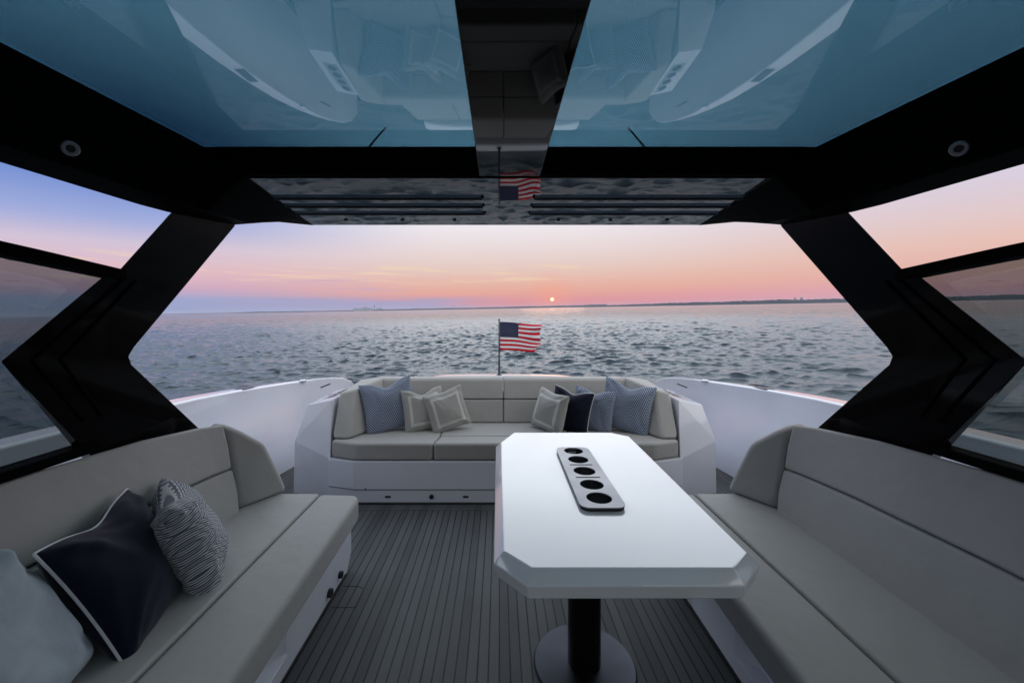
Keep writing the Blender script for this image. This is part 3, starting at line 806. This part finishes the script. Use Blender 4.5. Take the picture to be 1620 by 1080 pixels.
# ------------------------------------------------------------------ flag
fp = thing('flagpole', 'slim dark flagpole standing on the white stern ledge', 'flagpole', loc=(-.002, 4.53, .73))
FI = Matrix.Translation(-fp.location)
m = MB(); m.tube([(-.002, 4.53, .73), (-.002, 4.53, .80), (-.002, 4.53, .95), (-.003, 4.53, 1.352)], [.013, .012, .0085, .0065], 12)
m.build('pole', 'pole_grey', fp).matrix_parent_inverse = FI
m = MB(); m.lathe([(0, 0), (.03, 0), (.03, .006), (.014, .012), (0, .012)], (-.002, 4.53, .730), 20)
m.build('foot', 'dark_steel', fp).matrix_parent_inverse = FI
m = MB(); m.lathe([(0, 0), (.009, 0), (.010, .012), (.005, .02), (0, .021)], (-.003, 4.53, 1.348), 14)
m.build('finial', 'black_rubber', fp).matrix_parent_inverse = FI
def flag():
    NX, NY = 60, 26
    w, h = .475, .322
    vs = []; fs = []; uv = []; mi = []
    for j in range(NY + 1):
        for i in range(NX + 1):
            u, v = i / NX, j / NY
            dz = -.028 * u + .010 * math.sin(5 * u + 1.4 * v) * u
            x = .004 + w * u * (1 - .045 * (1 - v) * u) + .012 * u ** 3 * math.sin(7 * v)
            y = .055 * u * math.sin(7.5 * u - 2.2 * v) + .02 * u ** 4 * math.sin(20 * v)
            z = -h * (1 - v) + dz + .015 * u ** 3 * math.sin(9 * v + 1)
            if u > .86 and v < .35:      # lower fly corner curls back
                k_ = (u - .86) / .14 * (1 - v / .35); x -= .03 * k_; z += .03 * k_; y += .03 * k_
            vs.append((x, y, z))
    for j in range(NY):
        for i in range(NX):
            a = j * (NX + 1) + i; fs.append((a, a + 1, a + NX + 2, a + NX + 1))
            row = 12 - j // 2      # stripe 0 at the top
            can = row < 7 and i < NX * .45
            mi.append(2 if can else (0 if row % 2 == 0 else 1))
    me = bpy.data.meshes.new('flag'); me.from_pydata(vs, [], fs)
    ul = me.uv_layers.new(name='UVMap')
    for p in me.polygons:
        p.use_smooth = True
        for li in p.loop_indices:
            vi = me.loops[li].vertex_index; i, j = vi % (NX + 1), vi // (NX + 1)
            ul.data[li].uv = ((i / NX) / .45, ((j / NY) - 6 / 13) / (7 / 13))
    for k_, mname in enumerate(('red_cloth', 'white_cloth', 'canton_cloth')): me.materials.append(MATS[mname])
    me.polygons.foreach_set('material_index', mi)
    o = bpy.data.objects.new('flag', me); COL.objects.link(o)
    o.location = (.002, 4.53, 1.335)
    md = o.modifiers.new('thick', 'SOLIDIFY'); md.thickness = .0012
    tag(o, 'small American flag with stars and stripes flying from the stern pole', 'flag')
flag()

# ------------------------------------------------------------------ table
tb = thing('table', 'white faceted pedestal table with a row of cup holders', 'table', loc=(.34, 1.60, 0))
TI = Matrix.Translation(-tb.location)
def tk(o): o.matrix_parent_inverse = TI; return o
topo = [(.013, 1.18), (.089, 1.10), (.648, 1.10), (.728, 1.172), (.745, 2.285), (.657, 2.36), (.086, 2.36), (.010, 2.18)]
cxm, cym = .37, 1.73
def grow(p, d):
    x, y = p; return (x + (d if x > cxm else -d) * (1 if abs(x - cxm) > .3 else .45), y + (d if y > cym else -d) * (1 if abs(y - cym) > .57 else .45))
mid = [grow(p, .030) for p in topo]; bot = [grow(p, .022) for p in topo]
def rrect(x0, x1, y0, y1, r, n=6):
    out = []
    for cx_, cy_, a0 in ((x1 - r, y1 - r, 0), (x0 + r, y1 - r, 90), (x0 + r, y0 + r, 180), (x1 - r, y0 + r, 270)):
        for k_ in range(n + 1):
            a = rad(a0 + 90 * k_ / n); out.append((cx_ + r * math.cos(a), cy_ + r * math.sin(a)))
    return out
def circ(cx_, cy_, r, n=36): return [(cx_ + r * math.cos(2 * PI * k_ / n), cy_ + r * math.sin(2 * PI * k_ / n)) for k_ in range(n)]
def holed(loops, z0, z1, sides=True):
    """a plate with holes: loops[0] is the outline"""
    b = bmesh.new()
    layers = []
    for z in (z1, z0):
        ed = []; LV = []
        for lp in loops:
            vs = [b.verts.new((p[0], p[1], z)) for p in lp]; LV.append(vs)
            for i in range(len(vs)): ed.append(b.edges.new((vs[i], vs[(i + 1) % len(vs)])))
        bmesh.ops.triangle_fill(b, use_beauty=True, use_dissolve=False, edges=ed)
        layers.append(LV)
        if not sides: break
    if sides:
        for A, B in zip(*layers):
            for i in range(len(A)): b.faces.new((A[i], A[(i + 1) % len(A)], B[(i + 1) % len(A)], B[i]))
    bmesh.ops.recalc_face_normals(b, faces=b.faces)
    return b
PX0, PX1, PY0, PY1 = .290, .455, 1.412, 2.055
well = rrect(PX0 + .012, PX1 - .012, PY0 + .012, PY1 - .012, .03)
b = bmesh.new()
# top with the well cut out
outer = [b.verts.new((p[0], p[1], .72)) for p in topo]; inn = [b.verts.new((p[0], p[1], .72)) for p in well]
ed = [b.edges.new((q[i], q[(i + 1) % len(q)])) for q in (outer, inn) for i in range(len(q))]
bmesh.ops.triangle_fill(b, use_beauty=True, use_dissolve=False, edges=ed)
M_ = [b.verts.new((p[0], p[1], .690)) for p in mid]; B_ = [b.verts.new((p[0], p[1], .650)) for p in bot]
for A, C in ((outer, M_), (M_, B_)):
    for i in range(8): b.faces.new((A[i], A[(i + 1) % 8], C[(i + 1) % 8], C[i]))
b.faces.new(B_)
low = [b.verts.new((v.co.x, v.co.y, .66)) for v in inn]
for i in range(len(inn)): b.faces.new((inn[i], inn[(i + 1) % len(inn)], low[(i + 1) % len(inn)], low[i]))
b.faces.new(low)
bmesh.ops.recalc_face_normals(b, faces=b.faces)
ed = [e for e in b.edges if e.is_manifold and e.calc_face_angle(0) > rad(20) and all(v.co.z > .645 for v in e.verts) and not any(v in low or v in inn for v in e.verts)]
bmesh.ops.bevel(b, geom=ed, offset=.0035, segments=2, affect='EDGES', profile=.5)
m = MB(); m._add(b)
tk(m.build('tabletop', 'satin_white_lacquer', tb, sharp=12, wn=False))
holes = [(.3725, 2.0), (.3725, 1.881), (.3725, 1.744), (.3725, 1.605), (.3725, 1.488)]
loops = [rrect(PX0, PX1, PY0, PY1, .035)]
for hx, hy in holes: loops.append(circ(hx, hy, .047))
for sy in (1.815, 1.675): loops.append(rrect(.3725 - .052, .3725 + .052, sy - .0055, sy + .0055, .005, 3))
m = MB(); m._add(holed(loops, .731, .735))
cp = tk(m.build('cup_holder_plate', 'brushed_steel', tb, sharp=25, wn=False))
m = MB(); m._add(holed([rrect(PX0 + .002, PX1 - .002, PY0 + .002, PY1 - .002, .034)] + [rrect(PX0 + .02, PX1 - .02, PY0 + .02, PY1 - .02, .02)], .7202, .7308))
m.build('gasket', 'black_rubber', cp, sharp=25, wn=False)
for hx, hy in holes:
    m = MB(); m.lathe([(.0475, .730), (.047, .705), (.045, .672), (.035, .663), (0, .662)], (hx, hy, 0), 32)
    m.build('cup_well', 'cup_steel', cp, wn=False)
m = MB(); m.lathe([(0, .018), (.066, .018), (.066, .650), (0, .650)], (.343, 1.61, 0), 44)
tk(m.build('column', 'black_gloss', tb))
m = MB(); m.lathe([(0, 0), (.200, 0), (.203, .006), (.198, .014), (.10, .018), (0, .018)], (.343, 1.61, .001), 72)
tk(m.build('foot_plate', 'dark_steel', tb))

# floor hatch by the left settee
m = MB()
hy = 2.02; hx0 = X(-1, .86)
arc = [(hx0, hy + .06), (hx0 + .07, hy + .06)] + [(hx0 + .07 + .05 * math.sin(rad(a)), hy + .01 + .05 * math.cos(rad(a))) for a in range(15, 95, 15)] + [(hx0 + .12, hy - .09), (hx0, hy - .09)]
m.tube([(x_, y_, .0006) for x_, y_ in arc], .0013, 6)
tag(m.build('deck_hatch_rim', 'black_rubber'), 'small rounded hatch outline in the deck beside the left settee', 'hatch')

# ------------------------------------------------------------------ pillows
def frame(c, u, v):
    u = Vector(u).normalized(); v = Vector(v); v = (v - u * u.dot(v)).normalized(); w = v.cross(u)
    M = Matrix((u, w, v)).transposed().to_4x4(); M.translation = c
    return M
def pillow(label, cat, mat, size, thick, loc, rot, pipe=None, chop=0., seed=0, pinch=.065, sag=0., group=None, dirp=1.):
    rng = random.Random(seed); n = 48
    w = size / 2
    ph = [rng.uniform(0, 6.28) for _ in range(8)]
    cr = []
    for cx_, cy_ in ((-1, -1), (1, -1), (1, 1), (-1, 1)):
        for _k in range(3):
            a_ = math.atan2(-cy_, -cx_) + rng.uniform(-.62, .62)
            cr.append((cx_ * .93, cy_ * .93, math.cos(a_), math.sin(a_), rng.uniform(.05, .10), rng.choice((-1, 1, 1)) * rng.uniform(.04, .10)))
    def surf(u, v, side):
        e = max(0., (1 - u * u) * (1 - v * v))
        t = thick / 2 * e ** .42
        x = w * u * (1 - pinch * (1 - v * v) * abs(u) ** 1.5)
        y = w * v * (1 - pinch * (1 - u * u) * abs(v) ** 1.5)
        # dented top edge
        top = max(0., v) ** 1.6
        y -= chop * size * top * math.exp(-(u / .42) ** 2)
        t += thick * .10 * e * math.sin(3.1 * u + ph[0]) * math.sin(2.7 * v + ph[1])
        # folds running from the corners
        for (lx, ly, ldx, ldy, lw, la) in cr:
            q_ = (u - lx) * ldx + (v - ly) * ldy; d_ = (u - lx) * ldy - (v - ly) * ldx + .12 * math.sin(3 * q_)
            if q_ > 0: t += thick * la * math.exp(-(d_ / lw) ** 2) * max(0, 1 - q_ / 1.25) * min(1, q_ * 6) * e ** .3
        fold = math.sin(9 * (u + v) + ph[2]) * max(0, abs(u * v) - .25) + math.sin(11 * (u - v) + ph[3]) * max(0, abs(u * v) - .2)
        t += thick * .10 * fold * e ** .4
        t += thick * chop * 1.2 * math.sin(6.5 * u + ph[4]) * top * e ** .5 * .6
        y -= sag * size * (1 - u * u) * .3
        bend = .04 * size * (u * v) * math.cos(ph[5])
        return Vector((x, side * t + bend, y))
    vs = []; idx = {}
    for side in (-1, 1):
        for j in range(n + 1):
            for i in range(n + 1):
                u = math.sin((i / n - .5) * PI) ; v = math.sin((j / n - .5) * PI)
                ed_ = i in (0, n) or j in (0, n)
                if side == 1 and ed_: idx[(1, i, j)] = idx[(-1, i, j)]; continue
                idx[(side, i, j)] = len(vs); vs.append((surf(u, v, side), u, v))
    fs = []
    for side in (-1, 1):
        for j in range(n):
            for i in range(n):
                q = [idx[(side, i, j)], idx[(side, i + 1, j)], idx[(side, i + 1, j + 1)], idx[(side, i, j + 1)]]
                fs.append(q if side == -1 else q[::-1])
    me = bpy.data.meshes.new('pillow_cover'); me.from_pydata([tuple(v[0]) for v in vs], [], fs)
    ul = me.uv_layers.new(name='UVMap')
    for p in me.polygons:
        p.use_smooth = True
        for li in p.loop_indices:
            _, u, v = vs[me.loops[li].vertex_index]; ul.data[li].uv = ((u * dirp + 1) / 2, (v + 1) / 2)
    me.materials.append(MATS[mat])
    me.validate()
    if pipe:
        t = thing('throw_pillow', label, cat, group)
        if isinstance(loc, Matrix): t.matrix_world = loc
        else: t.location = loc; t.rotation_euler = rot
        o = bpy.data.objects.new('pillow_cover', me); COL.objects.link(o); o.parent = t
        loop = [(0 + i, 0) for i in range(n)] + [(n, j) for j in range(n)] + [(n - i, n) for i in range(n)] + [(0, n - j) for j in range(n)]
        pts = []
        for i, j in loop:
            u = math.sin((i / n - .5) * PI); v = math.sin((j / n - .5) * PI); p = surf(u, v, 1)
            if not pts or (p - pts[-1]).length > .004: pts.append(p)
        m = MB(); m.tube(pts, .0042, 8, closed=True); m.build('piping', pipe, t, wn=False)
    else:
        t = bpy.data.objects.new('throw_pillow', me); COL.objects.link(t); tag(t, label, cat, group)
        if isinstance(loc, Matrix): t.matrix_world = loc
        else: t.location = loc; t.rotation_euler = rot
    return t
E = lambda a, b, c: Euler((rad(a), rad(b), rad(c)), 'XYZ')
# local frame: face normal along -Y, up along Z. Rz turns it, Rx leans it back.
gl = 'pillows on the left settee'; ga = 'pillows on the aft sofa'
pillow('pale grey blue velvet pillow with dark piping at the left edge of the picture', 'pillow', 'pale_blue_velvet', .43, .22, frame((-1.245, .945, .585), (-.14, .39, 0), (-.22, -.03, .31)), None, 'navy_piping', .02, 1, group=gl)
pillow('navy velvet pillow with white piping between two others on the left settee', 'pillow', 'navy_velvet', .43, .17, frame((-1.26, 1.345, .565), (-.12, .39, 0), (-.18, -.03, .33)), None, 'white_piping', .07, 2, group=gl)
pillow('grey and white geometric pillow standing on the left settee', 'pillow', 'grey_geometric_cloth', .40, .19, frame((-1.225, 1.575, .552), (-.27, .33, 0), (-.11, -.06, .31)), None, None, .02, 3, group=gl)
pillow('large blue zigzag pillow in the left corner of the aft sofa', 'pillow', 'blue_zigzag_cloth', .43, .15, (-.93, 3.36, .655), E(-16, -8, 24), None, .13, 4, group=ga)
pillow('beige banded pillow leaning behind another beige one, left side of the aft sofa', 'pillow', 'beige_banded_cloth', .36, .13, (-.64, 3.38, .615), E(-18, -4, 24), None, .14, 5, group=ga)
pillow('beige banded pillow in front, nearest the flagpole on the left', 'pillow', 'beige_banded_cloth', .34, .13, (-.44, 3.36, .615), E(-16, -14, 22), None, .03, 6, group=ga)
pillow('beige banded pillow on the right half of the aft sofa beside a navy one', 'pillow', 'beige_banded_cloth', .34, .15, (.425, 3.34, .61), E(-14, 6, -52), None, .03, 7, group=ga)
pillow('navy pillow with thin pale piping on the right half of the aft sofa', 'pillow', 'navy_velvet', .36, .14, (.60, 3.36, .61), E(-14, 6, -34), 'white_piping', .10, 8, group=ga)
pillow('smaller blue zigzag pillow between the navy one and the largest one', 'pillow', 'blue_zigzag_cloth', .37, .14, (.79, 3.38, .61), E(-14, 4, -34), None, .10, 9, group=ga)
pillow('large blue zigzag pillow in the right corner of the aft sofa', 'pillow', 'blue_zigzag_cloth', .42, .15, (1.06, 3.33, .65), E(-16, 8, -30), None, .12, 10, group=ga)

# sea air: the far shore fades in it
b = MB(); b.box(-15500, 15500, -15500, 15500, -2.2, 110)
gh = G('sea_air'); pv = gh.n('ShaderNodeVolumePrincipled')
pv.inputs['Color'].default_value = (.86, .90, 1, 1); pv.inputs['Density'].default_value = 2.6e-5; pv.inputs['Anisotropy'].default_value = .2
gh.t.links.new(pv.outputs[0], gh.out.inputs['Volume']); MATS['sea_air'] = gh.m
hz = b.build('haze', 'sea_air', wn=False); hz.matrix_world = SEA_M
tag(hz, 'thin pale evening haze over the water', 'haze', kind='stuff')
for o in list(bpy.data.objects):
    if '_tmp' in o: del o['_tmp']
